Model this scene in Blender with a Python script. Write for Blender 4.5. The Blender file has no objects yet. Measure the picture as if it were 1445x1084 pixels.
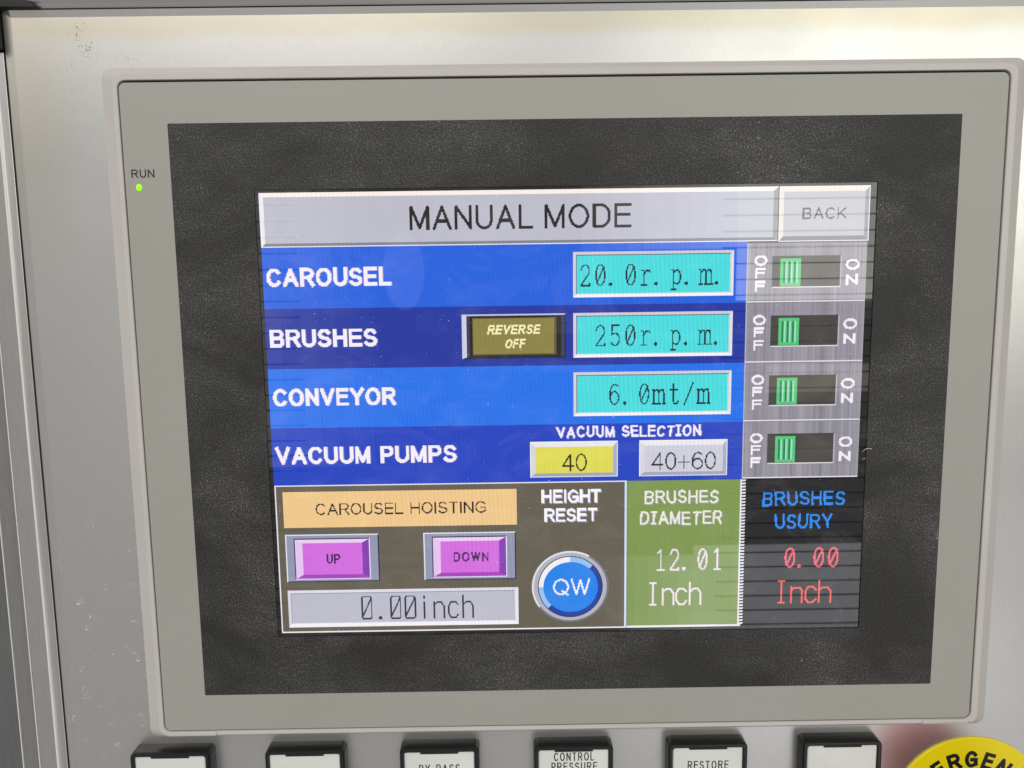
import bpy, bmesh, math, random
from mathutils import Matrix, Vector
random.seed(7)
S = bpy.context.scene
COL = S.collection
Z0 = 1.60                                   # height of the panel centre above the floor, metres

# ------------------------------------------------------------------ camera
def P(u, v, z=0.0):
    """panel millimetres (u right, v up, z towards the viewer) -> world metres"""
    return Vector((u / 1000, -z / 1000, v / 1000 + Z0))
cd = bpy.data.cameras.new('camera'); cam = bpy.data.objects.new('camera', cd); COL.objects.link(cam)
cd.sensor_width = 36; cd.lens = 1050 / 1445 * 36; cd.clip_start = 0.005; cd.clip_end = 50
ax = [(0.99988727, -0.01343812, 0.00669747), (0.01413877, 0.9928195, -0.11878358), (-0.00505315, 0.11886488, 0.99289758)]
def vdir(a): return Vector((a[0], -a[2], a[1]))
m = Matrix.Identity(4)
for i, a in enumerate(ax):
    w = vdir(a)
    for r in range(3): m[r][i] = w[r]
m.translation = P(-20.907, 43.383, 261.169)
cam.matrix_world = m
S.camera = cam

# ------------------------------------------------------------------ light
S.view_settings.view_transform = 'Standard'; S.view_settings.look = 'None'
S.view_settings.exposure = 0; S.view_settings.gamma = 1
W = bpy.data.worlds.new("World"); S.world = W; W.use_nodes = True
bg = W.node_tree.nodes['Background']; bg.inputs[0].default_value = (1.0, 0.985, 0.965, 1); bg.inputs[1].default_value = 0.42

def area(name, loc, target, sx, sy, radiance, col):
    d = bpy.data.lights.new(name, 'AREA'); d.shape = 'RECTANGLE'; d.size = sx; d.size_y = sy
    d.energy = radiance * math.pi * sx * sy * 1.0; d.color = col
    o = bpy.data.objects.new(name, d); COL.objects.link(o); o.location = loc
    o.rotation_euler = (Vector(target) - Vector(loc)).to_track_quat('-Z', 'Y').to_euler()
    return o
area('ceiling_light', (-1.15, -1.7, Z0 + 1.5), (0, 0, Z0), 2.8, 1.1, 3.1, (1.0, 0.97, 0.92))
area('window_light_upper', (1.60, -2.65, Z0 + 0.62), (1.60, 0, Z0 + 0.62), 1.46, 1.22, 3.3, (1.0, 1.0, 0.90))
for k in range(10):                                    # added strips, dimming leftwards, that fade the window's mirrored edge
    x = 0.84 - k * 0.06
    area('window_fade_light', (x, -2.65, Z0 + 0.74), (x, 0, Z0 + 0.74), 0.06, 1.06, 2.7 - k * .26, (0.98, 1.0, 0.96))
area('wall_reflection_light', (1.42, -2.65, Z0 - 1.40), (1.42, 0, Z0 - 1.40), 1.4, 0.85, 1.55, (0.94, 0.96, 1.0))  # lamp added in place of the grey wall mirrored at lower right
for k in range(6):  # dimmer strips added to fade that lamp's left edge
    x = 0.69 - k * 0.06
    area('wall_reflection_edge', (x, -2.65, Z0 - 1.42), (x, 0, Z0 - 1.42), 0.06, 0.81, 1.3 - k * .22, (0.94, 0.96, 1.0))
area('warm_patch_light', (1.21, -2.66, Z0 - 0.30), (1.21, 0, Z0 - 0.30), 0.42, 0.11, 1.1, (1.0, 0.82, 0.62))  # small lamp added for the warm patch mirrored in the screen
for k in range(9):                                     # lamp strips added for the pale reflection on the screen's left
    x = -1.15 + k * 0.07
    area('left_reflection_light', (x, -2.65, Z0 + 0.05), (x, 0, Z0 + 0.05), 0.07, 1.35, (0.95, .9, .8, .62, .45, .5, .36, .2, .1)[k], (0.94, 0.97, 1.0))
area('far_lamp_light', (-0.42, -2.66, Z0 + 0.14), (-0.42, 0, Z0 + 0.14), 0.16, 0.3, 0.35, (0.94, 0.97, 1.0)).data.shape = 'ELLIPSE'

# ------------------------------------------------------------------ helpers
def srgb(r, g, b):
    f = lambda c: (c / 12.92) if c <= .04045 else ((c + .055) / 1.055) ** 2.4
    return tuple(f(c / 255) for c in (r, g, b))
def newmat(name):
    m = bpy.data.materials.new(name); m.use_nodes = True
    nt = m.node_tree; b = nt.nodes['Principled BSDF']
    return m, nt, b
def N(nt, typ, **kw):
    n = nt.nodes.new(typ)
    for k, v in kw.items(): setattr(n, k, v)
    return n
def pos(nt, scale=(1, 1, 1), loc=(0, 0, 0), rot=(0, 0, 0)):
    g = N(nt, 'ShaderNodeNewGeometry'); mp = N(nt, 'ShaderNodeMapping')
    nt.links.new(g.outputs['Position'], mp.inputs[0])
    mp.inputs['Scale'].default_value = scale; mp.inputs['Location'].default_value = loc; mp.inputs['Rotation'].default_value = rot
    return mp.outputs[0]
def noise(nt, vec, scale, detail=2, rough=.5, dist=0):
    n = N(nt, 'ShaderNodeTexNoise'); nt.links.new(vec, n.inputs['Vector'])
    n.inputs['Scale'].default_value = scale; n.inputs['Detail'].default_value = detail
    n.inputs['Roughness'].default_value = rough; n.inputs['Distortion'].default_value = dist
    return n.outputs['Fac']
def ramp(nt, fac, a, b, va=0.0, vb=1.0):
    n = N(nt, 'ShaderNodeMapRange'); nt.links.new(fac, n.inputs[0])
    n.inputs[1].default_value = a; n.inputs[2].default_value = b; n.inputs[3].default_value = va; n.inputs[4].default_value = vb
    return n.outputs[0]
def mth(nt, op, a, b=0.0, c=0.0):
    n = N(nt, 'ShaderNodeMath', operation=op)
    for i, x in enumerate((a, b, c)):
        if isinstance(x, (int, float)): n.inputs[i].default_value = x
        else: nt.links.new(x, n.inputs[i])
    return n.outputs[0]
def mixc(nt, fac, a, b):
    n = N(nt, 'ShaderNodeMix', data_type='RGBA')
    for i, x in ((0, fac), (6, a), (7, b)):
        if isinstance(x, (int, float)): n.inputs[i].default_value = x
        elif isinstance(x, tuple): n.inputs[i].default_value = (*x[:3], 1)
        else: nt.links.new(x, n.inputs[i])
    return n.outputs[2]
def bump(nt, b, h, strength, dist=0.0001):
    n = N(nt, 'ShaderNodeBump'); nt.links.new(h, n.inputs['Height'])
    n.inputs['Strength'].default_value = strength; n.inputs['Distance'].default_value = dist
    nt.links.new(n.outputs[0], b.inputs['Normal'])

# ------------------------------------------------------------------ materials
def mat_steel():
    m, nt, b = newmat('brushed_steel')
    grain = noise(nt, pos(nt, (9000, 9000, 260)), 1.0, 2, .6)
    cloud = noise(nt, pos(nt), 14, 4, .6)
    base = mixc(nt, ramp(nt, grain, .35, .65), srgb(196, 195, 193), srgb(206, 205, 203))
    base = mixc(nt, ramp(nt, cloud, .3, .75, 0, .35), base, srgb(184, 182, 178))
    # warm reflection painted into the steel along its top and left edges
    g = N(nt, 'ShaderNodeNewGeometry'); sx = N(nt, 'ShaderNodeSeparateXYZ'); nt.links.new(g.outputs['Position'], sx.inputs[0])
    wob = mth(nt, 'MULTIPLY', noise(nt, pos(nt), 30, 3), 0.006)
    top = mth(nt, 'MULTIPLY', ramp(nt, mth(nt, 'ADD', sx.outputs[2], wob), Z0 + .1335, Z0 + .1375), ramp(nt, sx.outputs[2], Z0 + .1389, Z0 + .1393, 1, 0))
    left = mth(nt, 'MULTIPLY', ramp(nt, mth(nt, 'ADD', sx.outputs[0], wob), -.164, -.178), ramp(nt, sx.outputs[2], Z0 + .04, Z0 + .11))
    edge_reflection = mth(nt, 'MULTIPLY', mth(nt, 'MAXIMUM', top, mth(nt, 'MULTIPLY', left, .6)), .42)
    base = mixc(nt, edge_reflection, base, srgb(190, 178, 140))
    # dark pitted specks near the upper left corner and scattered elsewhere
    sp = noise(nt, pos(nt), 1500, 3, .7, .6)
    cl = noise(nt, pos(nt, loc=(3.1, 0, 1.2)), 130, 2, .6)
    dx = mth(nt, 'SUBTRACT', sx.outputs[0], -.163); dz = mth(nt, 'SUBTRACT', sx.outputs[2], Z0 + .127)
    rr = mth(nt, 'SQRT', mth(nt, 'ADD', mth(nt, 'MULTIPLY', dx, dx), mth(nt, 'MULTIPLY', dz, dz)))
    near = ramp(nt, rr, .004, .040, .15, 0.0)
    s1 = ramp(nt, mth(nt, 'ADD', mth(nt, 'ADD', sp, near), mth(nt, 'MULTIPLY', mth(nt, 'SUBTRACT', cl, .5), .5)), .80, .85)
    base = mixc(nt, mth(nt, 'MULTIPLY', s1, .8), base, srgb(84, 72, 60))
    # pale curly scuffs in the lower left
    cu = noise(nt, pos(nt), 170, 1, .5, 2.2)
    line = ramp(nt, mth(nt, 'ABSOLUTE', mth(nt, 'SUBTRACT', cu, .5)), .004, .011, 1, 0)
    gate = ramp(nt, noise(nt, pos(nt, loc=(7, 1, 4)), 200, 2), .60, .66)
    low = mth(nt, 'MULTIPLY', ramp(nt, sx.outputs[2], Z0 - .01, Z0 - .06), ramp(nt, sx.outputs[0], -.150, -.158))
    scuff = mth(nt, 'MULTIPLY', mth(nt, 'MULTIPLY', line, gate), low)
    base = mixc(nt, mth(nt, 'MULTIPLY', scuff, .75), base, srgb(236, 236, 236))
    nt.links.new(base, b.inputs['Base Color'])
    met = mth(nt, 'SUBTRACT', .88, mth(nt, 'MULTIPLY', mth(nt, 'MAXIMUM', s1, scuff), .8))
    nt.links.new(met, b.inputs['Metallic'])
    nt.links.new(ramp(nt, cloud, .3, .7, .29, .37), b.inputs['Roughness'])
    bump(nt, b, grain, .10, .00005)
    return m
def mat_alu(name, c, rough):
    m, nt, b = newmat(name)
    n1 = noise(nt, pos(nt, (3000, 3000, 120)), 1, 2); n2 = noise(nt, pos(nt), 700, 4, .7)
    base = mixc(nt, ramp(nt, n1, .3, .7), srgb(*c), srgb(*[x - 10 for x in c]))
    base = mixc(nt, ramp(nt, n2, .68, .74, 0, .6), base, srgb(*[x // 2 for x in c]))
    nt.links.new(base, b.inputs['Base Color']); b.inputs['Metallic'].default_value = .8; b.inputs['Roughness'].default_value = rough
    bump(nt, b, n1, .1, .00005)
    return m
def mat_plastic(name, c, rough, grain=.15, scale=2500, spec=.5, dirt=0.0, dirtc=(90, 75, 60)):
    m, nt, b = newmat(name)
    n1 = noise(nt, pos(nt), scale, 3, .6); n2 = noise(nt, pos(nt), 22, 4, .6)
    base = mixc(nt, ramp(nt, n2, .3, .7), srgb(*c), srgb(*[max(0, x - 7) for x in c]))
    if dirt:
        n3 = noise(nt, pos(nt, loc=(1, 2, 3)), 900, 4, .7)
        base = mixc(nt, ramp(nt, n3, .66, .72, 0, dirt), base, srgb(*dirtc))
    nt.links.new(base, b.inputs['Base Color']); b.inputs['Roughness'].default_value = rough
    b.inputs['Specular IOR Level'].default_value = spec
    bump(nt, b, n1, grain, .0001)
    return m
def mat_film_grey():
    m, nt, b = newmat('grey_printed_film')
    fine = noise(nt, pos(nt), 2600, 2, .7); big = noise(nt, pos(nt), 16, 3, .5)
    base = mixc(nt, ramp(nt, big, .3, .7), srgb(160, 160, 153), srgb(159, 156, 150))
    base = mixc(nt, ramp(nt, fine, .35, .65, 0, .25), base, srgb(168, 166, 158))
    dust = noise(nt, pos(nt, loc=(5, 5, 5)), 1300, 1, .5)
    base = mixc(nt, ramp(nt, dust, .795, .83, 0, .8), base, srgb(215, 215, 210))
    nt.links.new(base, b.inputs['Base Color']); b.inputs['Roughness'].default_value = .42
    bump(nt, b, fine, .35, .00008)
    return m
def mat_film_black():
    m, nt, b = newmat('black_textured_film')
    fine = noise(nt, pos(nt), 1900, 2, .7)
    wipe = noise(nt, pos(nt, (1, 1, 1.5), rot=(0, .5, 0)), 17, 4, .55, .5)
    dustn = noise(nt, pos(nt, loc=(9, 2, 4)), 1150, 2, .6)
    swirl = noise(nt, pos(nt, (1, 1, 2.6), rot=(0, .35, 0)), 55, 5, .68, 2.2)
    haze = mth(nt, 'MULTIPLY', ramp(nt, wipe, .38, .66, .0, .75), ramp(nt, swirl, .32, .62, .45, 1.0))
    base = mixc(nt, haze, srgb(36, 35, 34), srgb(66, 65, 64))
    grains = ramp(nt, fine, .50, .63)
    base = mixc(nt, mth(nt, 'MULTIPLY', grains, mth(nt, 'ADD', mth(nt, 'MULTIPLY', haze, .7), .12)), base, srgb(142, 141, 138))
    dz = ramp(nt, mth(nt, 'ADD', dustn, mth(nt, 'MULTIPLY', haze, .16)), .745, .785)
    base = mixc(nt, mth(nt, 'MULTIPLY', dz, .75), base, srgb(190, 189, 184))
    nt.links.new(base, b.inputs['Base Color'])
    nt.links.new(ramp(nt, wipe, .3, .7, .50, .62), b.inputs['Roughness'])
    b.inputs['Specular IOR Level'].default_value = .35
    bump(nt, b, fine, .28, .00010)
    return m

LCD_IOR = 1.6
def dusty(nt, b):
    """glossy touch film with a little dust and wiped smears on it"""
    sp = ramp(nt, noise(nt, pos(nt, loc=(2, 4, 6)), 1400, 1), .79, .84, 0, .7)
    sm = ramp(nt, noise(nt, pos(nt, (1, 1, 1.6), rot=(0, .6, 0)), 34, 5, .65, 1.5), .48, .72, 0, .035)
    v = mth(nt, 'ADD', mth(nt, 'ADD', sp, sm), .010)
    cm = N(nt, 'ShaderNodeCombineColor'); [nt.links.new(v, cm.inputs[i]) for i in range(3)]
    nt.links.new(cm.outputs[0], b.inputs['Base Color'])
    b.inputs['Roughness'].default_value = .02; b.inputs['IOR'].default_value = LCD_IOR
def lcd(name, c, streak=0.0, stripe=.05):
    """lit display pixels: emission with the fine columns of the panel, under the glossy touch film"""
    m, nt, b = newmat('lcd_' + name)
    dusty(nt, b)
    c = tuple(max(0, x - .015) for x in srgb(*c))
    col = noise(nt, pos(nt, (3100, 0, 3.0)), 1.0, 1)                     # single columns
    w = N(nt, 'ShaderNodeTexWave', wave_type='BANDS', bands_direction='X'); nt.links.new(pos(nt, rot=(0, .06, 0)), w.inputs['Vector'])
    w.inputs['Scale'].default_value = 210; w.inputs['Distortion'].default_value = .8; w.inputs['Detail Scale'].default_value = 3
    big = noise(nt, pos(nt), 18, 2)
    k = mth(nt, 'ADD', mth(nt, 'MULTIPLY', mth(nt, 'SUBTRACT', col, .5), stripe * 3),
            mth(nt, 'MULTIPLY', mth(nt, 'MULTIPLY', mth(nt, 'SUBTRACT', w.outputs['Fac'], .5), stripe * 2.0), ramp(nt, big, .35, .65)))
    k = mth(nt, 'ADD', k, 1.0)
    e = (*c, 1)
    if streak:
        s1 = noise(nt, pos(nt, (900, 0, 11)), 1.0, 3, .7); s2 = noise(nt, pos(nt, (150, 0, 3)), 1.0, 2)
        s = mth(nt, 'ADD', mth(nt, 'MULTIPLY', mth(nt, 'SUBTRACT', s1, .5), streak), mth(nt, 'MULTIPLY', mth(nt, 'SUBTRACT', s2, .5), streak * .6))
        k = mth(nt, 'ADD', k, s)
    b.inputs['Emission Color'].default_value = e
    nt.links.new(k, b.inputs['Emission Strength'])
    return m
_lc = {}
def L(c, **kw):
    key = (c, tuple(kw.items()))
    if key not in _lc: _lc[key] = lcd('%d_%d_%d' % c, c, **kw)
    return _lc[key]

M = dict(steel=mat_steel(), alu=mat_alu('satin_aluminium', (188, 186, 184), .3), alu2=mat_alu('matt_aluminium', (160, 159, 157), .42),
         rim=mat_plastic('warm_grey_plastic', (199, 194, 190), .45, .2, 2200, .5, .5),
         dark=mat_plastic('dark_gasket', (14, 12, 11), .8),
         grey=mat_film_grey(), black=mat_film_black(),
         housing=mat_plastic('black_glossy_plastic', (17, 17, 19), .32, .5, 1300, .5, .35, (110, 108, 105)),
         legend=mat_plastic('white_legend_plastic', (224, 225, 221), .35, .05, 2500, .5, .25, (150, 140, 115)),
         ink=mat_plastic('black_ink', (16, 15, 14), .5), cap=mat_plastic('black_corner_plastic', (24, 24, 25), .5, .8, 900, .4, .5, (120, 118, 115)),
         yellow=mat_plastic('yellow_plate_paint', (244, 224, 2), .42, .25, 1800, .4, .15, (120, 110, 30)), red=mat_plastic('red_button_plastic', (215, 40, 32), .35))
def mat_glass_black():
    m, nt, b = newmat('black_display_glass')
    dusty(nt, b)
    return m
M['glass'] = mat_glass_black()
def mat_led():
    m, nt, b = newmat('green_lamp_lens')
    b.inputs['Base Color'].default_value = (*srgb(120, 220, 20), 1); b.inputs['Roughness'].default_value = .3
    b.inputs['Emission Color'].default_value = (*srgb(150, 245, 0), 1); b.inputs['Emission Strength'].default_value = .9
    return m
M['led'] = mat_led()

# ------------------------------------------------------------------ object helpers
def link(name, me, mat, parent=None):
    if mat: me.materials.append(mat)
    o = bpy.data.objects.new(name, me); COL.objects.link(o)
    if parent is not None: o.parent = parent; o.matrix_parent_inverse = parent.matrix_world.inverted()
    return o
def empty(name, u, v, z, label, cat, group=None):
    o = bpy.data.objects.new(name, None); COL.objects.link(o); o.location = P(u, v, z); o.empty_display_size = .02
    o['label'] = label; o['category'] = cat
    if group: o['group'] = group
    bpy.context.view_layer.update()
    return o
def pmesh(name, verts, faces, mat, parent=None, smooth=False, origin=(0, 0, 0)):
    me = bpy.data.meshes.new(name)
    me.from_pydata([P(*v) for v in verts], [], faces); me.validate(); me.update()
    if smooth:
        for p in me.polygons: p.use_smooth = True
    return link(name, me, mat, parent)
def rrect(u0, u1, v0, v1, r, n=6):
    out = []
    for cx, cy, a in ((u1 - r, v1 - r, 0), (u0 + r, v1 - r, 90), (u0 + r, v0 + r, 180), (u1 - r, v0 + r, 270)):
        for i in range(n + 1):
            t = math.radians(a + 90 * i / n); out.append((cx + r * math.cos(t), cy + r * math.sin(t)))
    return out
def loft(name, loops, mat, parent=None, cap=False, capbottom=False, smooth=True, auto=35):
    """loops: list of (points2d, z); consecutive loops are joined"""
    V = []; F = []; n = len(loops[0][0])
    for pts, z in loops: V += [(a, b, z) for a, b in pts]
    for k in range(len(loops) - 1):
        for i in range(n):
            j = (i + 1) % n
            F.append((k * n + i, k * n + j, (k + 1) * n + j, (k + 1) * n + i))
    if cap: F.append(tuple((len(loops) - 1) * n + i for i in range(n)))
    if capbottom: F.append(tuple(reversed(range(n))))
    o = pmesh(name, V, F, mat, parent)
    bm = bmesh.new(); bm.from_mesh(o.data); bmesh.ops.recalc_face_normals(bm, faces=bm.faces)
    for e in bm.edges: e.smooth = not (len(e.link_faces) == 2 and e.calc_face_angle(0) > math.radians(auto))
    for f in bm.faces: f.smooth = smooth
    bm.to_mesh(o.data); bm.free()
    return o
def ring(name, outer, inner, z, mat, parent=None, depth=0.0):
    """flat ring between two loops of equal count, with a small wall down the inner side"""
    n = len(outer); V = [(a, b, z) for a, b in outer] + [(a, b, z) for a, b in inner]
    F = [(i, (i + 1) % n, n + (i + 1) % n, n + i) for i in range(n)]
    if depth:
        V += [(a, b, z - depth) for a, b in inner] + [(a, b, z - depth) for a, b in outer]
        F += [(n + i, n + (i + 1) % n, 2 * n + (i + 1) % n, 2 * n + i) for i in range(n)]
        F += [(3 * n + i, 3 * n + (i + 1) % n, (i + 1) % n, i) for i in range(n)]
    o = pmesh(name, V, F, mat, parent)
    bm = bmesh.new(); bm.from_mesh(o.data)
    if depth: bmesh.ops.recalc_face_normals(bm, faces=bm.faces)
    bm.to_mesh(o.data); bm.free()
    return o

# ------------------------------------------------------------------ stroke lettering, rasterised to little squares
def A(cx, cy, rx, ry, a0, a1, n=14):
    return [(cx + rx * math.cos(math.radians(a0 + (a1 - a0) * i / n)), cy + ry * math.sin(math.radians(a0 + (a1 - a0) * i / n))) for i in range(n + 1)]
G = {   # width, strokes in a unit box
 'A': (.95, [[(0, 0), (.5, 1), (1, 0)], [(.18, .34), (.82, .34)]]),
 'B': (.82, [[(0, 0), (0, 1)], [(0, 1), (.62, 1)] + A(.62, .765, .34, .235, 90, -90), [(0, .53), (.66, .53)] + A(.66, .265, .34, .265, 90, -90) + [(0, 0)]]),
 'C': (.92, [A(.52, .5, .52, .5, 42, 318, 24)]),
 'D': (.86, [[(0, 0), (0, 1), (.45, 1)] + A(.45, .5, .55, .5, 90, -90) + [(0, 0)]]),
 'E': (.78, [[(1, 1), (0, 1), (0, 0), (1, 0)], [(0, .53), (.93, .53)]]),
 'F': (.72, [[(1, 1), (0, 1), (0, 0)], [(0, .53), (.88, .53)]]),
 'G': (.98, [A(.52, .5, .52, .5, 42, 300, 24) + [(1, .13), (1, .46), (.56, .46)]]),
 'H': (.85, [[(0, 0), (0, 1)], [(1, 0), (1, 1)], [(0, .53), (1, .53)]]),
 'I': (.08, [[(.5, 0), (.5, 1)]]),
 'K': (.86, [[(0, 0), (0, 1)], [(1, 1), (0, .36)], [(.32, .56), (1, 0)]]),
 'L': (.70, [[(0, 1), (0, 0), (1, 0)]]),
 'M': (.98, [[(0, 0), (0, 1), (.5, .04), (1, 1), (1, 0)]]),
 'N': (.86, [[(0, 0), (0, 1), (1, 0), (1, 1)]]),
 'O': (1.0, [A(.5, .5, .5, .5, 0, 360, 30)]),
 'P': (.80, [[(0, 0), (0, 1), (.62, 1)] + A(.62, .73, .38, .27, 90, -90) + [(0, .46)]]),
 'Q': (1.0, [A(.5, .52, .5, .48, 0, 360, 30), [(.6, .25), (.98, -.02)]]),
 'R': (.88, [[(0, 0), (0, 1), (.62, 1)] + A(.62, .745, .36, .255, 90, -90) + [(0, .49)], [(.55, .49), (1, 0)]]),
 'S': (.80, [A(.5, .745, .45, .255, 25, 270, 14) + A(.5, .245, .5, .245, 90, -155, 14)]),
 'T': (.82, [[(0, 1), (1, 1)], [(.5, 1), (.5, 0)]]),
 'U': (.85, [[(0, 1), (0, .36)] + A(.5, .36, .5, .36, 180, 360) + [(1, 1)]]),
 'V': (.92, [[(0, 1), (.5, 0), (1, 1)]]),
 'W': (1.25, [[(0, 1), (.27, 0), (.5, .97), (.73, 0), (1, 1)]]),
 'Y': (.90, [[(0, 1), (.5, .45), (1, 1)], [(.5, .45), (.5, 0)]]),
 '-': (.40, [[(0, .42), (1, .42)]]),
 '+': (.75, [[(0, .42), (1, .42)], [(.5, .06), (.5, .78)]]),
 '.': (.12, [[(.4, .04), (.6, .04)], [(.4, .0), (.6, .0)]]),
 '/': (.7, [[(0, -.05), (1, 1.05)]]),
 '0': (.68, [A(.5, .5, .5, .5, 0, 360, 26)]),
 '1': (.50, [[(.15, .84), (.55, 1), (.55, 0)], [(.1, 0), (1, 0)]]),
 '2': (.68, [A(.5, .72, .46, .28, 170, -40, 14) + [(0, 0), (1, 0)], [(1, 0), (1, .08)]]),
 '4': (.75, [[(.74, 0), (.74, 1), (0, .27), (1, .27)]]),
 '5': (.68, [[(.92, 1), (.15, 1), (.08, .54)] + A(.46, .31, .5, .31, 120, -150, 14)]),
 '6': (.70, [[(.86, .93), (.6, 1)] + A(.55, .55, .55, .45, 90, 180, 8) + A(.5, .32, .5, .32, 180, 540, 22)]),
 'i': (.2, [[(.5, 0), (.5, .68)], [(.5, .92), (.5, 1)]]),
 'n': (.62, [[(0, 0), (0, .72)], [(0, .55)] + A(.5, .42, .5, .28, 150, 0, 10) + [(1, 0)]]),
 'c': (.62, [A(.52, .35, .52, .35, 45, 315, 16)]),
 'h': (.62, [[(0, 0), (0, 1)], [(0, .5)] + A(.5, .42, .5, .28, 150, 0, 10) + [(1, 0)]]),
 'r': (.7, [[(.0, .7), (.28, .7), (.28, 0)], [(.0, 0), (.6, 0)], [(.28, .48), (.55, .68), (.9, .7), (1, .6)]]),
 'p': (.8, [[(0, .7), (.2, .7), (.2, -.24)], [(0, -.24), (.45, -.24)], [(.2, .55)] + A(.58, .36, .42, .34, 120, -120, 12) + [(.2, .12)]]),
 'm': (.9, [[(0, .7), (.12, .7), (.12, 0)], [(0, 0), (.26, 0)], [(.12, .55), (.3, .7), (.48, .68), (.54, .5), (.54, 0)], [(.54, .55), (.7, .7), (.88, .68), (.95, .5), (.95, 0)], [(.44, 0), (.66, 0)], [(.84, 0), (1.05, 0)]]),
 't': (.7, [[(.1, .7), (.9, .7)], [(.42, 1), (.42, .15), (.55, 0), (.85, 0), (1, .12)]]),
}
G['Iserif'] = (.46, [[(.5, 0), (.5, 1)], [(0, 1), (1, 1)], [(0, 0), (1, 0)]])
G['Ismall'] = (.3, [[(.5, 0), (.5, 1)], [(.1, 0), (.9, 0)]])
G['0slash'] = (.68, [A(.5, .5, .5, .5, 0, 360, 26), [(.12, .12), (.88, .88)]])
G['0box'] = (.68, [[(.12, 1), (.88, 1), (1, .92), (1, .08), (.88, 0), (.12, 0), (0, .08), (0, .92), (.12, 1)], [(.05, .12), (.95, .9)]])
G['npix'] = (.62, [[(0, 0), (0, .72)], [(0, .58), (.3, .70), (.75, .70), (1, .52), (1, 0)]])
G['cpix'] = (.62, [[(.95, .60), (.7, .72), (.25, .72), (0, .52), (0, .2), (.25, 0), (.7, 0), (.95, .14)]])
G['hpix'] = (.62, [[(0, 0), (0, 1)], [(0, .58), (.3, .70), (.75, .70), (1, .52), (1, 0)]])
G['ipix'] = (.2, [[(.5, 0), (.5, .70)], [(.5, .9), (.5, 1)]])
G['dot'] = G['.']

class Ras:
    """collects squares on a grid (x right, y down) and turns them into one mesh of merged rectangles"""
    def __init__(s, step=1.0): s.px = set(); s.step = step; s.parts = []
    def begin(s):
        if s.px: s.parts.append(s.px); s.px = set()
    def stroke(s, pts, w, sq=False):
        """pen of width w; open strokes end square, sharp corners are filled out"""
        st = s.step; h = w / 2
        if len(pts) == 1: pts = pts * 2
        n = len(pts) - 1; closed = math.hypot(pts[0][0] - pts[-1][0], pts[0][1] - pts[-1][1]) < 1e-6
        def turn(i):
            if i <= 0 or i >= n: return 0
            a = math.atan2(pts[i][1] - pts[i-1][1], pts[i][0] - pts[i-1][0]); b = math.atan2(pts[i+1][1] - pts[i][1], pts[i+1][0] - pts[i][0])
            return abs(math.degrees((b - a + math.pi) % (2 * math.pi) - math.pi))
        for k, ((x0, y0), (x1, y1)) in enumerate(zip(pts[:-1], pts[1:])):
            e0 = h if (k == 0 and not closed) or 60 < turn(k) < 120 else 0
            e1 = h if (k == n - 1 and not closed) or 60 < turn(k + 1) < 120 else 0
            dx, dy = x1 - x0, y1 - y0; ln = math.hypot(dx, dy)
            for i in range(int(math.floor((min(x0, x1) - w) / st)), int(math.ceil((max(x0, x1) + w) / st)) + 1):
                for j in range(int(math.floor((min(y0, y1) - w) / st)), int(math.ceil((max(y0, y1) + w) / st)) + 1):
                    if (i, j) in s.px: continue
                    cx, cy = (i + .5) * st - x0, (j + .5) * st - y0
                    if ln < .05: ok = math.hypot(cx, cy) <= h + 1e-6
                    else:
                        al = (cx * dx + cy * dy) / ln; pe = abs(cx * dy - cy * dx) / ln
                        if al < 0: ok = (al >= -e0 and pe <= h) or math.hypot(al, pe) <= h
                        elif al > ln: ok = (al - ln <= e1 and pe <= h) or math.hypot(al - ln, pe) <= h
                        else: ok = pe <= h
                    if ok: s.px.add((i, j))
    def glyph(s, g, x, y, w, hh, sw, slant=0, xf=None, sq=False, wob=None):
        for st in G[g][1]:
            pts = []
            for a, b in st:
                X = x + sw / 2 + a * (w - sw); Y = y + hh - sw / 2 - b * (hh - sw)
                X += slant * (y + hh - Y)
                if wob: X, Y = wob(X, Y)
                if xf: X, Y = xf(X, Y)
                pts.append((X, Y))
            s.stroke(pts, sw, sq)
    def rects(s):
        rows = {}
        for i, j in s.px: rows.setdefault(j, []).append(i)
        runs = {}
        out = []
        for j in sorted(rows):
            xs = sorted(rows[j]); cur = []; a = xs[0]; p = a
            for v in xs[1:]:
                if v != p + 1: cur.append((a, p + 1)); a = v
                p = v
            cur.append((a, p + 1)); new = {}
            for r in cur:
                if r in runs and runs[r][1] == j: new[r] = (runs[r][0], j + 1)
                else: new[r] = (j, j + 1)
            for r, yy in runs.items():
                if r not in new or new[r][0] != yy[0]: out.append((r[0], r[1], yy[0], yy[1]))
            runs = new
        for r, yy in runs.items(): out.append((r[0], r[1], yy[0], yy[1]))
        st = s.step
        return [(a * st, b * st, c * st, d * st) for a, b, c, d in out]

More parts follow.
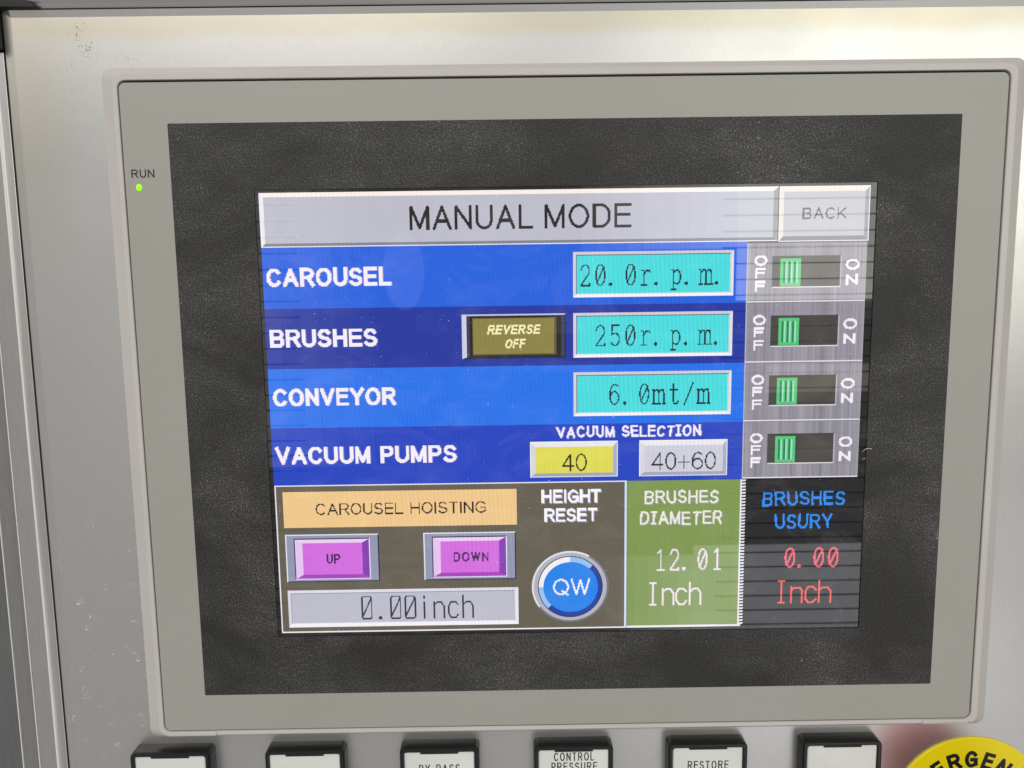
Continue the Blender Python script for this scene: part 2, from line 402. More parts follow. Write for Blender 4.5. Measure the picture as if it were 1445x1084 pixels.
def layout(text, style=''):
    out = []
    for ch in text:
        g = ch
        if ch == 'I' and 'comic' in style: g = 'Iserif'
        if ch == '0' and 'mono' in style: g = '0slash'
        if 'pix' in style and ch in 'nchi': g = ch + 'pix'
        if 'pix' in style and ch == '0': g = '0box'
        if ch == 'I' and ('mono' in style or 'pix' in style): g = 'Iserif'
        out.append(g)
    return out
def text_fit(R, text, x0, x1, y0, y1, sw, style='', gap=.17, slant=0, xf=None, sq=False):
    """prints text so that its outline fills x0..x1, y0..y1"""
    R.begin(); hh = y1 - y0; gs = layout(text, style); tot = 0; ws = []
    for g in gs:
        w = .42 if g == ' ' else G[g][0]
        ws.append(w); tot += w
    fixed = sum(sw for g in gs if g != ' ')
    gaps = gap * (len(gs) - 1)
    k = (x1 - x0 - fixed) / (tot + gaps)
    x = x0; rnd = random.Random(text)
    for g, w in zip(gs, ws):
        if g == ' ': x += (w + gap) * k; continue
        wob = None
        if 'comic' in style:
            r = rnd.choice((-1, 1)) * rnd.uniform(.02, .09); cy = y0 + hh / 2; dy = rnd.uniform(-.035, .035) * hh
            wob = lambda X, Y, r=r, cy=cy, dy=dy: (X - r * (Y - cy), Y + dy)
        R.glyph(g, x, y0, w * k + sw, hh, sw, slant, xf, sq, wob); x += (w + gap) * k + sw
def text_mono(R, text, x0, pitch, cw, y0, y1, sw, style='mono'):
    R.begin()
    for i, g in enumerate(layout(text, style)):
        if g == ' ': continue
        x = x0 + i * pitch
        if g == '.':
            q = x + (5 if 'pix' in style else .3); R.stroke([(q, y1 - 1.9), (q + .01, y1 - 1.9)], 4.1); continue
        w = cw
        if g in ('Iserif',): w = cw * .55; x += cw * .1
        if g in ('ipix',): x += cw * .3; w = cw * .3
        if g in ('m',): w = cw * 1.35; x -= 2.6
        if g in ('1',): w = cw * .85; x += cw * .1
        R.glyph(g, x, y0, w, y1 - y0, sw)

# display pixel coordinates (640 x 480, y down) -> panel millimetres
def DX(x): return -105.6 + x * .33
def DY(y): return 79.2 - y * .33
ZD = -0.35
def dpoly(name, polys, mat, lay, parent):
    V = []; F = []
    for p in polys:
        F.append(tuple(range(len(V) + len(p) - 1, len(V) - 1, -1))); V += [(DX(x), DY(y), ZD + lay * .03) for x, y in p]
    return pmesh(name, V, F, mat, parent)
def drect(name, x0, y0, x1, y1, mat, lay, parent):
    return dpoly(name, [[(x0, y0), (x1, y0), (x1, y1), (x0, y1)]], mat, lay, parent)
def drast(name, R, mat, lay, parent):
    return dpoly(name, [[(a, c), (b, c), (b, d), (a, d)] for a, b, c, d in R.rects()], mat, lay, parent)
def edges(name, x0, y0, x1, y1, t, cols, lay, parent):
    """picture-frame bevel drawn on the display: top, left, bottom, right tones"""
    tt = t if isinstance(t, tuple) else (t, t, t, t)
    T, Lf, B, Rt = tt
    a, b, c, d = (x0, y0), (x1, y0), (x1, y1), (x0, y1)
    e, f, g, h = (x0 + Lf, y0 + T), (x1 - Rt, y0 + T), (x1 - Rt, y1 - B), (x0 + Lf, y1 - B)
    V = []; F = []
    me = bpy.data.meshes.new(name)
    for i, p in enumerate(([a, b, f, e], [a, e, h, d], [d, h, g, c], [b, c, g, f])):
        V += [P(DX(x), DY(y), ZD + lay * .03) for x, y in p]; F.append((i * 4 + 3, i * 4 + 2, i * 4 + 1, i * 4))
    me.from_pydata(V, [], F)
    o = link(name, me, None, parent); slots = []
    for i, c_ in enumerate(cols):
        if c_ not in slots: slots.append(c_); me.materials.append(L(c_))
        me.polygons[i].material_index = slots.index(c_)
    # the faces may be wound either way; make them face the viewer
    bm = bmesh.new(); bm.from_mesh(me)
    for fc in bm.faces:
        if fc.normal.y > 0: fc.normal_flip()
    bm.to_mesh(me); bm.free()
    return o

# ================================================================== SETTING: sheet, rails
ZS = -6.0
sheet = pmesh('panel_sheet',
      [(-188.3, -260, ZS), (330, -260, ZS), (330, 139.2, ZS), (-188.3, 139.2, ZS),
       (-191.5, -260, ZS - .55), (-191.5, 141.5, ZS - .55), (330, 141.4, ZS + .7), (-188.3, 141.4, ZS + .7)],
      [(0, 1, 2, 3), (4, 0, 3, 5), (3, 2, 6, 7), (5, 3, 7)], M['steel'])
sheet['kind'] = 'structure'; sheet['label'] = 'brushed steel control panel face with scuffs and a warm reflection tinted in along its edges'
back = pmesh('cabinet_body', [(-420, -260, ZS - 3), (330, -260, ZS - 3), (330, 260, ZS - 3), (-420, 260, ZS - 3)], [(0, 1, 2, 3)], M['dark'])
back['kind'] = 'structure'

def extrude(name, prof, a, b, axis, mat, parent):
    """profile points (across, z) swept along u or v from a to b"""
    n = len(prof); V = []
    for t in (a, b):
        for q, z in prof: V.append((q, t, z) if axis == 'v' else (t, q, z))
    F = [(i, i + 1, n + i + 1, n + i) for i in range(n - 1)]
    o = pmesh(name, V, F, mat, parent)
    bm = bmesh.new(); bm.from_mesh(o.data); bmesh.ops.recalc_face_normals(bm, faces=bm.faces)
    if sum(f.normal.y * f.calc_area() for f in bm.faces) > 0: bmesh.ops.reverse_faces(bm, faces=bm.faces)
    for f in bm.faces: f.smooth = True
    for e in bm.edges: e.smooth = not (len(e.link_faces) == 2 and e.calc_face_angle(0) > math.radians(40))
    bm.to_mesh(o.data); bm.free()
    return o
M['highlight_and_lint'] = mat_plastic('pale_edge_highlight', (232, 224, 218), .35, .2, 1500, .5, .5)  # pale colour paints the light caught on rail edges; lint reuses it
tr = empty('top_rail', 80, 141.6, ZS, 'satin aluminium rail running along the top edge of the steel panel', 'rail')
extrude('rail_body', [(141.75, -9), (141.75, -5.6), (141.9, -5.2), (142.5, -4.7), (143.1, -4.55), (143.5, -4.2), (144.0, -3.5), (144.8, -3.2), (152, -3.1), (152.4, -9)], -181.5, 330, 'u', M['alu'], tr)
lr = empty('side_rail', -196, 0, ZS, 'stepped satin aluminium profile along the left edge of the steel panel', 'rail')
extrude('rail_body', [(-191.95, -9), (-191.95, -6.1), (-192.2, -5.95), (-194.2, -5.9), (-194.7, -5.5), (-195.2, -5.35), (-195.7, -5.5), (-196.0, -6.1), (-202.4, -6.3), (-202.5, -9)], -260, 127.9, 'v', M['alu'], lr)
extrude('cover_strip', [(-202.75, -9), (-202.75, -6.1), (-202.95, -5.9), (-203.3, -6.2), (-208.2, -6.3), (-208.45, -6.0), (-208.7, -5.9), (-208.9, -9)], -260, 150, 'v', M['alu2'], lr)
sd = pmesh('side_door', [(-209.2, -260, -7.5), (-420, -260, -7.5), (-420, 150, -7.5), (-209.2, 150, -7.5), (-209.2, -260, -9), (-209.2, 150, -9)], [(0, 3, 2, 1), (0, 4, 5, 3)], mat_alu('grey_painted_steel', (128, 128, 129), .5))
sd['label'] = 'grey steel cabinet face beyond the rail at the far left edge'; sd['category'] = 'cabinet side'
extrude('edge_highlight', [(-194.75, -6), (-194.8, -5.35), (-195.1, -5.2), (-195.45, -5.25), (-195.6, -6)], -260, 127.9, 'v', M['highlight_and_lint'], lr)
extrude('edge_highlight', [(-202.42, -7), (-202.45, -6.05), (-202.75, -6.05), (-202.8, -7)], -260, 127.9, 'v', M['highlight_and_lint'], lr)
extrude('edge_highlight', [(-208.5, -7), (-208.55, -5.8), (-208.85, -5.8), (-208.9, -7)], -260, 127.9, 'v', M['highlight_and_lint'], lr)
# chips of dark dirt along the edge of the left cover strip
# corner cap
cp = [(-177.3, 141.55), (-182.2, 146), (-182.2, 165), (-215, 165), (-215, 127.9), (-193.2, 128.1), (-191.9, 128.9), (-191.9, 141.55)]
def inset(pts, d):
    c = Vector((sum(p[0] for p in pts) / len(pts), sum(p[1] for p in pts) / len(pts)))
    n = len(pts); out = []
    for i in range(n):
        p0, p1, p2 = Vector(pts[i - 1]), Vector(pts[i]), Vector(pts[(i + 1) % n])
        e1 = (p1 - p0).normalized(); e2 = (p2 - p1).normalized()
        n1 = Vector((-e1.y, e1.x)); n2 = Vector((-e2.y, e2.x)); b = (n1 + n2)
        b = b / max(.4, b.length_squared / 2) if b.length > 1e-4 else n1
        out.append(tuple(p1 + b * d))
    return out
cap_o = loft('corner_cap', [(cp, -9), (cp, -4.3), (inset(cp, .5), -3.6), (inset(cp, .9), -3.5)], M['cap'], cap=True)
cap_o['label'] = 'black plastic corner piece joining the two aluminium rails'; cap_o['category'] = 'corner cap'

# ================================================================== OPERATOR TERMINAL
T = empty('touch_terminal', 0, -121.8, ZS, 'grey framed operator touch screen showing the manual mode page', 'touch screen')
def rr(u0, u1, v0, v1, r): return rrect(u0, u1, v0, v1, r)
inner = rr(-151.0, 150.75, -116.65, 116.75, 2.6)
loft('frame', [(inner, -2.0), (inner, .05), (rr(-151.15, 150.9, -116.8, 116.9, 2.7), .25), (rr(-152.5, 152.9, -118.0, 118.6, 3.0), .3), (rr(-152.9, 153.3, -118.25, 119.0, 3.2), .1),
     (rr(-157.6, 158.1, -121.2, 121.6, 3.4), -4.3), (rr(-158.6, 159.1, -121.65, 122.0, 3.6), -4.9), (rr(-158.8, 159.3, -121.75, 122.1, 3.6), -6.2)], M['rim'], T, auto=18)
# little proud corner clips on the lower rim
def clip(u0, u1):
    return loft('rim_clip', [(rr(u0, u1, -118.3, -116.75, .5), -.5), (rr(u0, u1, -118.3, -116.75, .5), .55), (rr(u0 + .2, u1 - .2, -118.1, -116.95, .4), .7)], M['rim'], T, cap=True)
clip(-150.0, -131.6); clip(132.5, 149.6)
pmesh('gasket', [(-151.3, -117, -1.6), (151.2, -117, -1.6), (151.2, 117, -1.6), (-151.3, 117, -1.6)], [(0, 1, 2, 3)], M['dark'], T)
ring('border_sheet', rr(-150.55, 150.05, -116.25, 115.95, 2.2), rr(-135.0, 134.9, -102.6, 102.5, .35), 0, M['grey'], T, .5)
ring('screen_surround', rr(-134.98, 134.88, -102.58, 102.48, .33), rr(-106.95, 107.2, -80.35, 80.3, .3), 0, M['black'], T, 1.1)
pmesh('display', [(-107.2, -80.6, ZD - .08), (107.4, -80.6, ZD - .08), (107.4, 80.5, ZD - .08), (-107.2, 80.5, ZD - .08)], [(0, 1, 2, 3)], M['glass'], T)
def lint(pts, r=.09):
    cu = bpy.data.meshes.new('lint'); V = []; F = []
    for i, (a, b, z) in enumerate(pts):
        for k in range(4): V.append(P(a, b + r * math.cos(k * math.pi / 2), z + r * math.sin(k * math.pi / 2)))
    for i in range(len(pts) - 1):
        for k in range(4): F.append((i * 4 + k, i * 4 + (k + 1) % 4, i * 4 + 4 + (k + 1) % 4, i * 4 + 4 + k))
    cu.from_pydata(V, [], F); return link('lint', cu, M['highlight_and_lint'], T)
lint([(105.7, -14.1, .1), (106.5, -13.2, .25), (107.5, -12.9, .3), (109.0, -13.1, .15)]); lint([(105.8, -16.6, .05), (106.5, -16.9, .1), (106.9, -16.2, .1)], .06)
# run lamp and its lettering
loft('run_lamp', [(A(-146.0, 81.5, 1.0, 1.15, 0, 342, 19), .0), (A(-146.0, 81.5, 1.0, 1.15, 0, 342, 19), .12), (A(-146.0, 81.5, .7, .8, 0, 342, 19), .35)], M['led'], T, cap=True)
def print_mm(name, rast, mat, z, parent):
    V = []; F = []
    for a, b, c, d in rast.rects():
        n = len(V); V += [(a, -c, z), (b, -c, z), (b, -d, z), (a, -d, z)]; F.append((n + 3, n + 2, n + 1, n))
    return pmesh(name, V, F, mat, parent)
R = Ras(.07); text_fit(R, 'RUN', -148.3, -140.5, -87.5, -84.7, .42, gap=.28); print_mm('lettering', R, M['ink'], .03, T)

# ---- everything drawn on the display; one part per screen element
WHITE = (240, 232, 240); FACE = (188, 188, 201); HI = (248, 240, 236); LO = (128, 130, 142); INK = (8, 6, 16)
def part(name, x0, y0, x1, y1, c, lay=1, **kw): return drect(name, x0, y0, x1, y1, L(c, **kw), lay, T)
def lettering(parent, fn, c, lay, shadow=None, off=(1, 1)):
    """one mesh for each run of text that fn prints"""
    R0 = Ras(1.0); fn(R0); R0.begin()
    for px in R0.parts:
        if shadow:
            R2 = Ras(1.0); R2.px = {(i + off[0], j + off[1]) for i, j in px} - px
            drast('letter_shadow', R2, L(shadow), lay, parent)
        R = Ras(1.0); R.px = px; drast('lettering', R, L(c, stripe=.02), lay, parent)

tb = part('title_bar', 0, 0, 541.6, 56, FACE, 1, stripe=.01)
edges('bevel', 0, 0, 541.6, 56, (4.5, 4.5, 4, 5), ((250, 238, 230), (236, 232, 240), LO, (150, 150, 152)), 2, tb)
drect('bottom_line', 0, 55, 541.6, 56, L(WHITE), 3, tb)
lettering(tb, lambda R: (text_fit(R, 'MANUAL', 156.3, 285, 15, 40, 3.1, gap=.2), text_fit(R, 'MODE', 297.3, 387.6, 15, 40, 3.1, gap=.2)), INK, 3)
bb = part('back_button', 542.4, 0, 637.5, 56.8, (190, 188, 197), 1, stripe=.01)
edges('bevel', 542.4, 0, 637.5, 56.8, (5.5, 5, 5.5, 5), ((232, 222, 214), (226, 218, 214), (128, 130, 140), (150, 152, 164)), 2, bb)
edges('outline', 542.4, 0, 637.5, 56.8, .9, (WHITE,) * 4, 3, bb)
lettering(bb, lambda R: text_fit(R, 'BACK', 567.5, 613.2, 22, 34, 1.6, gap=.25), (96, 94, 100), 3)

ROW = [(56, 120, (4, 96, 220)), (120, 184, (4, 54, 158)), (184, 248, (0, 112, 232)), (248, 311.4, (2, 66, 190))]
rows = [part('row_band', 0, a, 510, b, c, 1, stripe=.075) for a, b, c in ROW]
TXT = (244, 236, 246)
lettering(rows[0], lambda R: text_fit(R, 'CAROUSEL', 3.6, 134.6, 77.5, 97, 3.8, gap=.13), TXT, 3, (150, 150, 215), (1, 0))
lettering(rows[1], lambda R: text_fit(R, 'BRUSHES', 4.4, 117.9, 141.5, 161, 3.8, gap=.13), TXT, 3, (120, 120, 190), (1, 0))
lettering(rows[2], lambda R: text_fit(R, 'CONVEYOR', 4.2, 135.7, 205, 224.5, 3.8, gap=.13), TXT, 3, (150, 150, 215), (1, 0))
lettering(rows[3], lambda R: (text_fit(R, 'VACUUM', 3.5, 106.1, 268.5, 288, 3.8, gap=.13), text_fit(R, 'PUMPS', 116.9, 199.6, 268.5, 288, 3.8, gap=.13), text_fit(R, 'VACUUM', 308.1, 370.6, 250.5, 263, 2.2, 'comic', gap=.2), text_fit(R, 'SELECTION', 378.6, 464.5, 250.5, 263, 2.2, 'comic', gap=.2)), TXT, 3, (120, 125, 205), (1, 0))

CY = (74, 218, 222)
def field(y0, y1, txt, x0, ty):
    f = part('value_field', 326.6, y0, 496.3, y1, CY, 2, stripe=.07)
    edges('field_frame', 326.6, y0, 496.3, y1, (4, 4, 4, 4), ((206, 204, 212), (214, 210, 220), (248, 240, 246), (228, 224, 232)), 3, f)
    edges('inner_line', 329.6, y0 + 3, 493.6, y1 - 3, (1, 1, 1, 1), ((96, 110, 130), (110, 125, 140), (200, 220, 225), (190, 205, 215)), 4, f)
    lettering(f, lambda R: text_mono(R, txt, x0, 16, 10.8, ty, ty + 23, 1.5), (6, 26, 48), 5)
field(64.6, 112.2, '20.0r.p.m.', 334, 77.5); field(128.5, 176, '250r.p.m.', 350, 141.4); field(191.8, 239.4, '6.0mt/m', 365.3, 204.6)

rb = part('reverse_button', 208.1, 128.6, 318.6, 175.8, (58, 62, 92), 2)
edges('bevel', 208.1, 128.6, 318.6, 175.8, (1.6, 5, 1.6, 1.2), ((196, 196, 214), (206, 206, 224), (24, 26, 52), (20, 22, 48)), 3, rb)
R = Ras(1); fl = drect('black_surround', 216.4, 130.8, 313.6, 174, L((20, 20, 26)), 3, rb)
drect('button_face', 219.4, 132.6, 308.8, 172.4, L((140, 130, 68), stripe=.06), 4, rb)
edges('face_shading', 219.4, 132.6, 308.8, 172.4, (1, 1, 1.5, 2.5), ((110, 102, 60), (112, 104, 60), (88, 80, 48), (92, 86, 60)), 5, rb)
lettering(rb, lambda R: (text_fit(R, 'REVERSE', 234.9, 290.5, 139.8, 150, 1.9, gap=.2, slant=.2), text_fit(R, 'OFF', 253.4, 274.5, 155.4, 165.2, 1.9, gap=.2, slant=.2)), (246, 240, 186), 6)

def bevel_button(name, x0, y0, x1, y1, face, fn, stripe=.03):
    b = part(name, x0, y0, x1, y1, (206, 204, 216), 2)
    edges('bevel', x0, y0, x1, y1, (6, 5.5, 4.5, 5), ((232, 230, 238), (214, 212, 224), (160, 164, 182), (170, 174, 194)), 3, b)
    edges('outline', x0, y0, x1, y1, 1, (HI, HI, (224, 224, 236), (224, 224, 236)), 4, b)
    drect('button_face', x0 + 6, y0 + 6, x1 - 5.5, y1 - 4.5, L(face, stripe=stripe), 4, b)
    lettering(b, fn, INK, 5)
    return b
bevel_button('selection_button', 279.3, 266.8, 374.5, 306.3, (222, 216, 84), lambda R: text_fit(R, '40', 313.6, 340.8, 280.4, 299.8, 1.7, gap=.12), .08)
bevel_button('selection_button', 397.8, 266.8, 493.6, 306.6, (204, 204, 218), lambda R: text_fit(R, '40+60', 411.1, 481.4, 280.4, 299.8, 1.7, gap=.12))

# switch panels
YB = [(57.5, 120), (120, 184), (184, 247.7), (247.7, 310.8)]
for i, (a, b) in enumerate(YB):
    sp = part('switch_plate', 510, a, 636.5, b, (146, 143, 154), 1, streak=1.5)
    edges('plate_edge', 510, a, 636.5, b, (.8, 1.2, 1.4, .8), ((120, 118, 130), (186, 182, 196), (226, 220, 230), (160, 158, 168)), 2, sp)
    drect('slot', 536.8, a + 14.0, 610, a + 47.4, L((70, 67, 64)), 2, sp)
    edges('slot_edge', 536.8, a + 14.0, 610, a + 47.4, (1, 1, 1.2, 1.2), ((70, 68, 72), (76, 74, 78), (222, 218, 226), (186, 182, 190)), 3, sp)
    drect('slider_knob', 545.3, a + 16.8, 567.2, a + 45.6, L((86, 196, 122)), 4, sp)
    for k in range(3):
        xx = 548.6 + k * 5.6
        drect('knob_groove', xx, a + 20, xx + 2.2, a + 42.5, L((46, 122, 86)), 5, sp)
        drect('knob_ridge', xx + 2.2, a + 20, xx + 4.2, a + 42.5, L((150, 226, 190)), 5, sp)
    for fn in (lambda R: (text_fit(R, 'O', 517.8, 531.6, a + 13, a + 24.2, 2.5), text_fit(R, 'F', 518.6, 530, a + 26, a + 37.4, 2.7), text_fit(R, 'F', 518.6, 530, a + 39.6, a + 51, 2.7)),
               lambda R: (text_fit(R, 'O', 614.4, 629.2, a + 18, a + 29.6, 2.5), text_fit(R, 'N', 615, 628, a + 34, a + 45.2, 2.6))):
        Rr = Ras(1); fn(Rr); Rr.begin(); Rr.px = set().union(*Rr.parts)
        drast('lettering', Rr, L((242, 236, 244)), 5, sp)

# hoisting box
hb = part('hoisting_area', 1.8, 311.6, 383, 478, (100, 94, 80), 1, stripe=.05)
edges('outline', 0.6, 311.2, 384.6, 479.4, (1.3, 1.4, 1.6, 2.4), ((226, 226, 236), (232, 228, 236), (236, 232, 238), (206, 224, 240)), 2, hb)
lettering(hb, lambda R: (text_fit(R, 'HEIGHT', 291.5, 356, 320.4, 335.2, 2.5, gap=.13), text_fit(R, 'RESET', 294.1, 352.4, 341.4, 356.2, 2.5, gap=.13)), (250, 246, 250), 3, (168, 172, 205))
ob = part('hoisting_title', 9, 318.6, 264, 358.8, (238, 198, 140), 3, stripe=.045)
lettering(ob, lambda R: (text_fit(R, 'CAROUSEL', 44.4, 139.6, 331.6, 344.8, 1.6, gap=.16), text_fit(R, 'HOISTING', 147.7, 230.5, 331.6, 344.8, 1.6, gap=.16)), (40, 26, 18), 4)
def hoist_button(x0, x1, txt, tx0, tx1):
    b = part('hoist_button', x0, 366.5, x1, 420.8, (146, 150, 176), 3)
    edges('outline', x0, 366.5, x1, 420.8, (1.3, 1.3, 1.3, 1.3), ((224, 226, 238), (226, 226, 238), (50, 60, 96), (30, 36, 66)), 4, b)
    ix0, ix1, iy0, iy1 = x0 + 9.6, x1 - 10.6, 371.4, 417
    edges('inner_outline', ix0 - .4, iy0 - .4, ix1 + .6, iy1 + .8, (1.4, 1.4, 1.2, 1.2), ((40, 34, 60), (60, 50, 90), (230, 220, 240), (236, 230, 244)), 4, b)
    edges('bevel', ix0 + .8, iy0 + .8, ix1 - .4, iy1 - .2, (4.2, 8.2, 4.6, 7.6), ((234, 206, 240), (228, 196, 240), (166, 66, 186), (132, 60, 176)), 5, b)
    drect('button_face', ix0 + 8.9, iy0 + 4.9, ix1 - 8, iy1 - 4.7, L((210, 108, 222), stripe=.05), 5, b)
    lettering(b, lambda R: text_fit(R, txt, tx0, tx1, 389, 399.6, 1.8, gap=.22), (62, 22, 84), 6)
hoist_button(9.4, 112.0, 'UP', 53.7, 69.0); hoist_button(161.0, 262.6, 'DOWN', 193.6, 232.4)
hf = part('height_field', 9.2, 430.2, 264.6, 473, (188, 188, 202), 3, stripe=.02)
edges('field_frame', 9.2, 430.2, 264.6, 473, (3.2, 3, 4.4, 3.4), ((222, 220, 230), (216, 214, 226), (244, 238, 246), (232, 228, 238)), 4, hf)
edges('inner_line', 12.2, 433.4, 261.2, 468.6, (1, 1, .8, .8), ((150, 152, 168), (160, 160, 176), (210, 208, 220), (214, 212, 222)), 4, hf)
lettering(hf, lambda R: text_mono(R, '0.00inch', 90, 16.05, 12.4, 437.6, 465.2, 1.7, 'pix'), (46, 48, 70), 5)
def ell(cx, cy, rx, ry, a0=0, a1=360, n=56): return [(cx + rx * math.cos(math.radians(a0 + (a1 - a0) * i / n)), cy - ry * math.sin(math.radians(a0 + (a1 - a0) * i / n))) for i in range(n + (0 if a1 - a0 == 360 else 1))]
def earc(cx, cy, rx, ry, a0, a1): return [(cx, cy)] + ell(cx, cy, rx, ry, a0, a1, 20)
cx, cy = 322.2, 430.6
qb = dpoly('reset_button', [ell(cx, cy, 42.6, 41)], L((172, 172, 184)), 3, T)
dpoly('ring_highlight', [earc(cx, cy, 42.6, 41, 60, 215)], L((226, 224, 232)), 4, qb)
dpoly('ring_shade', [earc(cx, cy, 42.6, 41, 215, 420)], L((110, 112, 134)), 4, qb)
dpoly('ring_face', [ell(cx, cy, 40.6, 39)], L((178, 178, 188)), 5, qb)
dpoly('ring_line', [ell(cx, cy, 36.0, 35.3)], L((24, 26, 44)), 6, qb)
dpoly('bevel_shade', [ell(cx, cy, 35.0, 34.4)], L((22, 62, 160)), 7, qb)
dpoly('bevel_highlight', [earc(cx, cy, 35.0, 34.4, 45, 90), earc(cx, cy, 35.0, 34.4, 180, 225)], L((150, 190, 244)), 8, qb)
dpoly('bevel_white', [earc(cx, cy, 35.0, 34.4, 90, 180)], L((240, 238, 242)), 8, qb)
dpoly('button_face', [ell(cx + .4, cy + .3, 30.3, 28.8)], L((8, 130, 232), stripe=.03), 9, qb)
lettering(qb, lambda R: text_fit(R, 'QW', 303.1, 344.3, 421.3, 440.6, 2.1, gap=.12), (236, 236, 250), 10)

# green and black read-outs
ga = part('diameter_area', 385, 311.6, 510, 478, (126, 150, 80), 1, stripe=.05)
lettering(ga, lambda R: (text_fit(R, 'BRUSHES', 404.1, 485.2, 322.8, 337.6, 2.2, 'comic', gap=.2), text_fit(R, 'DIAMETER', 399.2, 489.4, 346.4, 361.4, 2.2, 'comic', gap=.2)), (236, 232, 224), 3, (150, 158, 156))
lettering(ga, lambda R: (text_mono(R, '12.01', 416.5, 15.6, 10.8, 388.8, 413.6, 1.7, 'mono')), (236, 226, 222), 3, (140, 150, 140))
lettering(ga, lambda R: text_mono(R, 'Inch', 408.5, 15.2, 14, 427, 453.6, 2.1, 'pix'), (238, 228, 222), 3, (140, 150, 140))
zz = []
for k in range(48):
    y = 312 + k * 3.47; zz.append([(510, y), (515, y), (514, y + 1.9), (510, y + 1.9)])
dpoly('saw_edge', zz + [[(508.6, 311.6), (510.2, 311.6), (510.2, 478), (508.6, 478)]], L((232, 230, 236)), 3, ga)
dpoly('bottom_line', [[(385, 477), (512, 477), (512, 479.4), (385, 479.4)]], L((236, 232, 238)), 4, ga)
ua = part('usury_area', 515.2, 311.6, 638, 478, (30, 29, 36), 1, stripe=.02)
lettering(ua, lambda R: (text_fit(R, 'BRUSHES', 533.5, 624, 326, 342, 2.4, 'comic', gap=.2), text_fit(R, 'USURY', 547.5, 611.1, 351.6, 368.4, 2.4, 'comic', gap=.2)), (48, 140, 236), 3)
lettering(ua, lambda R: text_mono(R, '0.00', 559.4, 16, 12, 389.4, 412.8, 2.2, 'mono'), (232, 92, 112), 3)
lettering(ua, lambda R: text_mono(R, 'Inch', 551.5, 15.6, 14.4, 427.2, 454, 2.1, 'pix'), (236, 92, 84), 3)

# ================================================================== PUSH BUTTONS
CX = [-149.9, -99.4, -48.8, 1.8, 52.5, 103.3]
LAB = ['leftmost black framed pushbutton with a blank white legend, below the screen corner',
       'black framed pushbutton with a blank white legend, second from the left, beside the BY-PASS button',
       'black framed pushbutton whose white legend reads BY-PASS',
       'black framed pushbutton whose white legend reads CONTROL PRESSURE',
       'black framed pushbutton whose white legend reads RESTORE',
       'black framed pushbutton with a blank white legend, nearest the yellow emergency disc']
TXTS = [None, None, [('BY-PASS', -48.9, 15.4, 6.5)], [('CONTROL', 1.9, 15.2, 2.55), ('PRESSURE', 2.0, 17.3, 6.6)], [('RESTORE', 52.6, 15.5, 6.8)], None]
VT = -125.2; HW = 15.0
def make_button():
    b = empty('push_button', 0, VT - HW, ZS, '', 'push button', 'illuminated pushbuttons below the screen')
    def sq(d, r, w=HW): return rrect(-w + d, w - d, VT - 2 * HW + d, VT - d, r)
    loft('housing', [(sq(-.05, 2.2), ZS), (sq(0, 2.2), -1.0), (sq(.15, 2.1), -.4), (sq(.45, 1.9), .1), (sq(.9, 1.7), .15), (sq(1.5, 1.2), .05), (sq(1.75, 1.0), -.9)], M['housing'], b)
    lp = loft('legend_plate', [(rrect(-HW + 1.75, HW - 1.95, VT - 2 * HW + 1.6, VT - 1.6, .8), -1.4), (rrect(-HW + 1.75, HW - 1.95, VT - 2 * HW + 1.6, VT - 1.6, .8), -.75),
              (rrect(-HW + 2.0, HW - 2.2, VT - 2 * HW + 1.85, VT - 1.85, .7), -.55)], M['legend'], b, cap=True)
    loft('release_tab', [(rrect(-7.2, 7.2, VT - 2.5, VT - 1.2, .3), -.9), (rrect(-7.2, 7.2, VT - 2.5, VT - 1.2, .3), -.35), (rrect(-7.0, 7.0, VT - 2.35, VT - 1.3, .3), -.25)], M['housing'], b, cap=True)
    return b
proto = make_button()
def copy_tree(o, parent=None):
    c = o.copy(); COL.objects.link(c)
    if parent is not None: c.parent = parent; c.matrix_parent_inverse = o.matrix_parent_inverse.copy()
    for ch in o.children: copy_tree(ch, c)
    return c
btns = [proto] + [copy_tree(proto) for _ in range(5)]
for b, x, l in zip(btns, CX, LAB):
    b.location = P(x, VT - HW, ZS); b['label'] = l
bpy.context.view_layer.update()
for b, x, tx in zip(btns, CX, TXTS):
    if not tx: continue
    lp = [c for c in b.children if c.name.startswith('legend_plate')][0]
    R = Ras(.08)
    for s, xc, w, dy in tx:
        text_fit(R, s, xc - w / 2, xc + w / 2, 125.5 + dy, 125.5 + dy + 3.4, .42, gap=.42)
    R.begin()
    for px in R.parts: R.px = px; print_mm('lettering', R, M['ink'], -.52, lp)

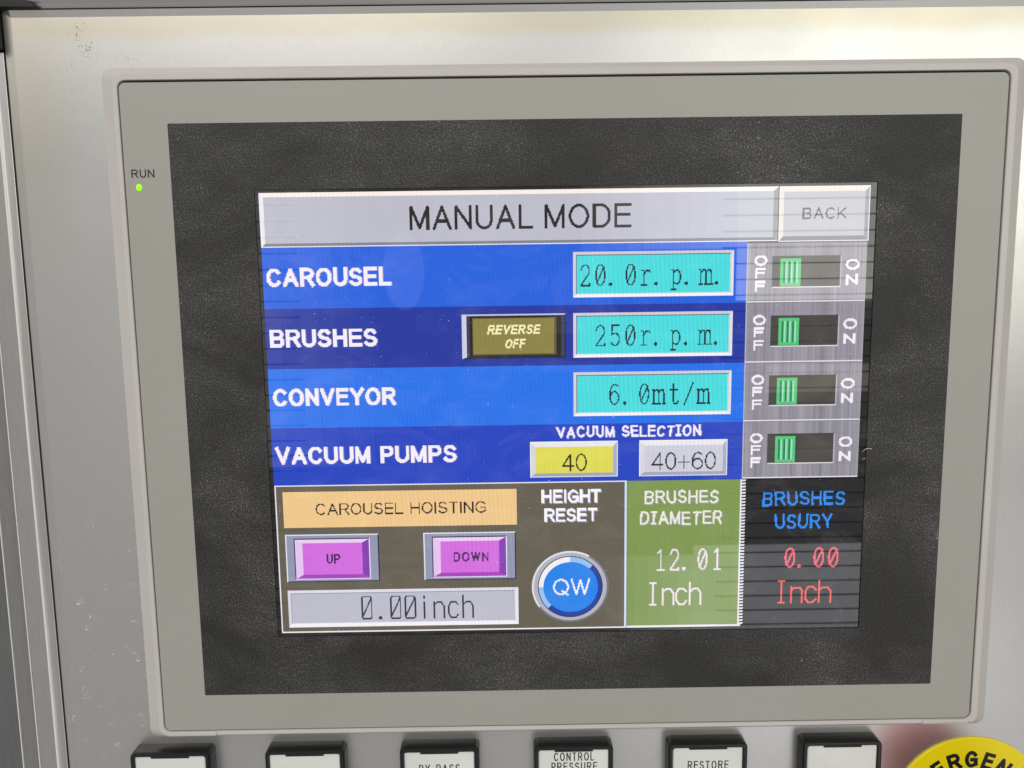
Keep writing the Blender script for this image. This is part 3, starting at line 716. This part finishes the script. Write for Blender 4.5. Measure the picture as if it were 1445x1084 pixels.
# ================================================================== EMERGENCY PLATE AND BUTTON
EC = (155.7, -157.8)
ep = empty('emergency_plate', EC[0], EC[1], ZS, 'round yellow plate with black EMERGENCY lettering at the lower right corner', 'warning plate')
circ = lambda r, n=96: [(EC[0] + r * math.cos(2 * math.pi * i / n), EC[1] + r * math.sin(2 * math.pi * i / n)) for i in range(n)]
loft('disc', [(circ(30.0), ZS), (circ(30.0), ZS + .55), (circ(29.75), ZS + .8)], M['yellow'], ep, cap=True)
R = Ras(.09)
for i, ch in enumerate('EMERGENCY'):
    th = math.radians(162.5 - 18 * i)
    def xf(X, Y, th=th):
        r = 17.7 - Y; x = X
        return (EC[0] + r * math.cos(th) + x * math.sin(th), -(EC[1] + r * math.sin(th) - x * math.cos(th)))
    w = {'M': 5.8, 'R': 5.0, 'G': 5.0, 'E': 4.3, 'N': 5.0, 'C': 4.8, 'Y': 5.2}[ch]
    R.glyph(ch, -w / 2, -6.9, w, 6.9, 1.5, xf=xf)
print_mm('lettering', R, M['ink'], ZS + .84, ep)
eb = empty('emergency_button', EC[0], EC[1], ZS + .8, 'red mushroom emergency stop button in the middle of the yellow plate', 'emergency button')
loft('stem', [(circ(13), ZS + .85), (circ(13), ZS + 22)], M['dark'], eb)
loft('head', [(circ(14), ZS + 21), (circ(19), ZS + 22), (circ(20.5), ZS + 28), (circ(20.5), ZS + 36), (circ(18.5), ZS + 41), (circ(13), ZS + 44), (circ(6), ZS + 45)], M['red'], eb, cap=True)

# ================================================================== bars added behind the viewer to draw the screen's mirrored lines
wb = bpy.data.objects.new('reflection_bars', None); COL.objects.link(wb); wb.location = (1.5, -2.6, Z0 - 1.7)
wb['label'] = 'dark horizontal bars added behind the viewer for the lines mirrored in the screen'; wb['category'] = 'reflection bars'
bpy.context.view_layer.update()
def bar_mesh(w, h):
    me = bpy.data.meshes.new('reflection_bar'); bm = bmesh.new(); bmesh.ops.create_cube(bm, size=1)
    bmesh.ops.scale(bm, vec=(w, .003, h), verts=bm.verts); bm.to_mesh(me); bm.free(); me.materials.append(M['dark']); return me
right, left = bar_mesh(1.6, .0048), bar_mesh(.34, .0045)
for k in range(50):
    for me, x in ((right, .10), (left, -2.48)):
        o = bpy.data.objects.new('reflection_bar', me); COL.objects.link(o); o.parent = wb; o.location = (x, 0, .05 + k * .06)
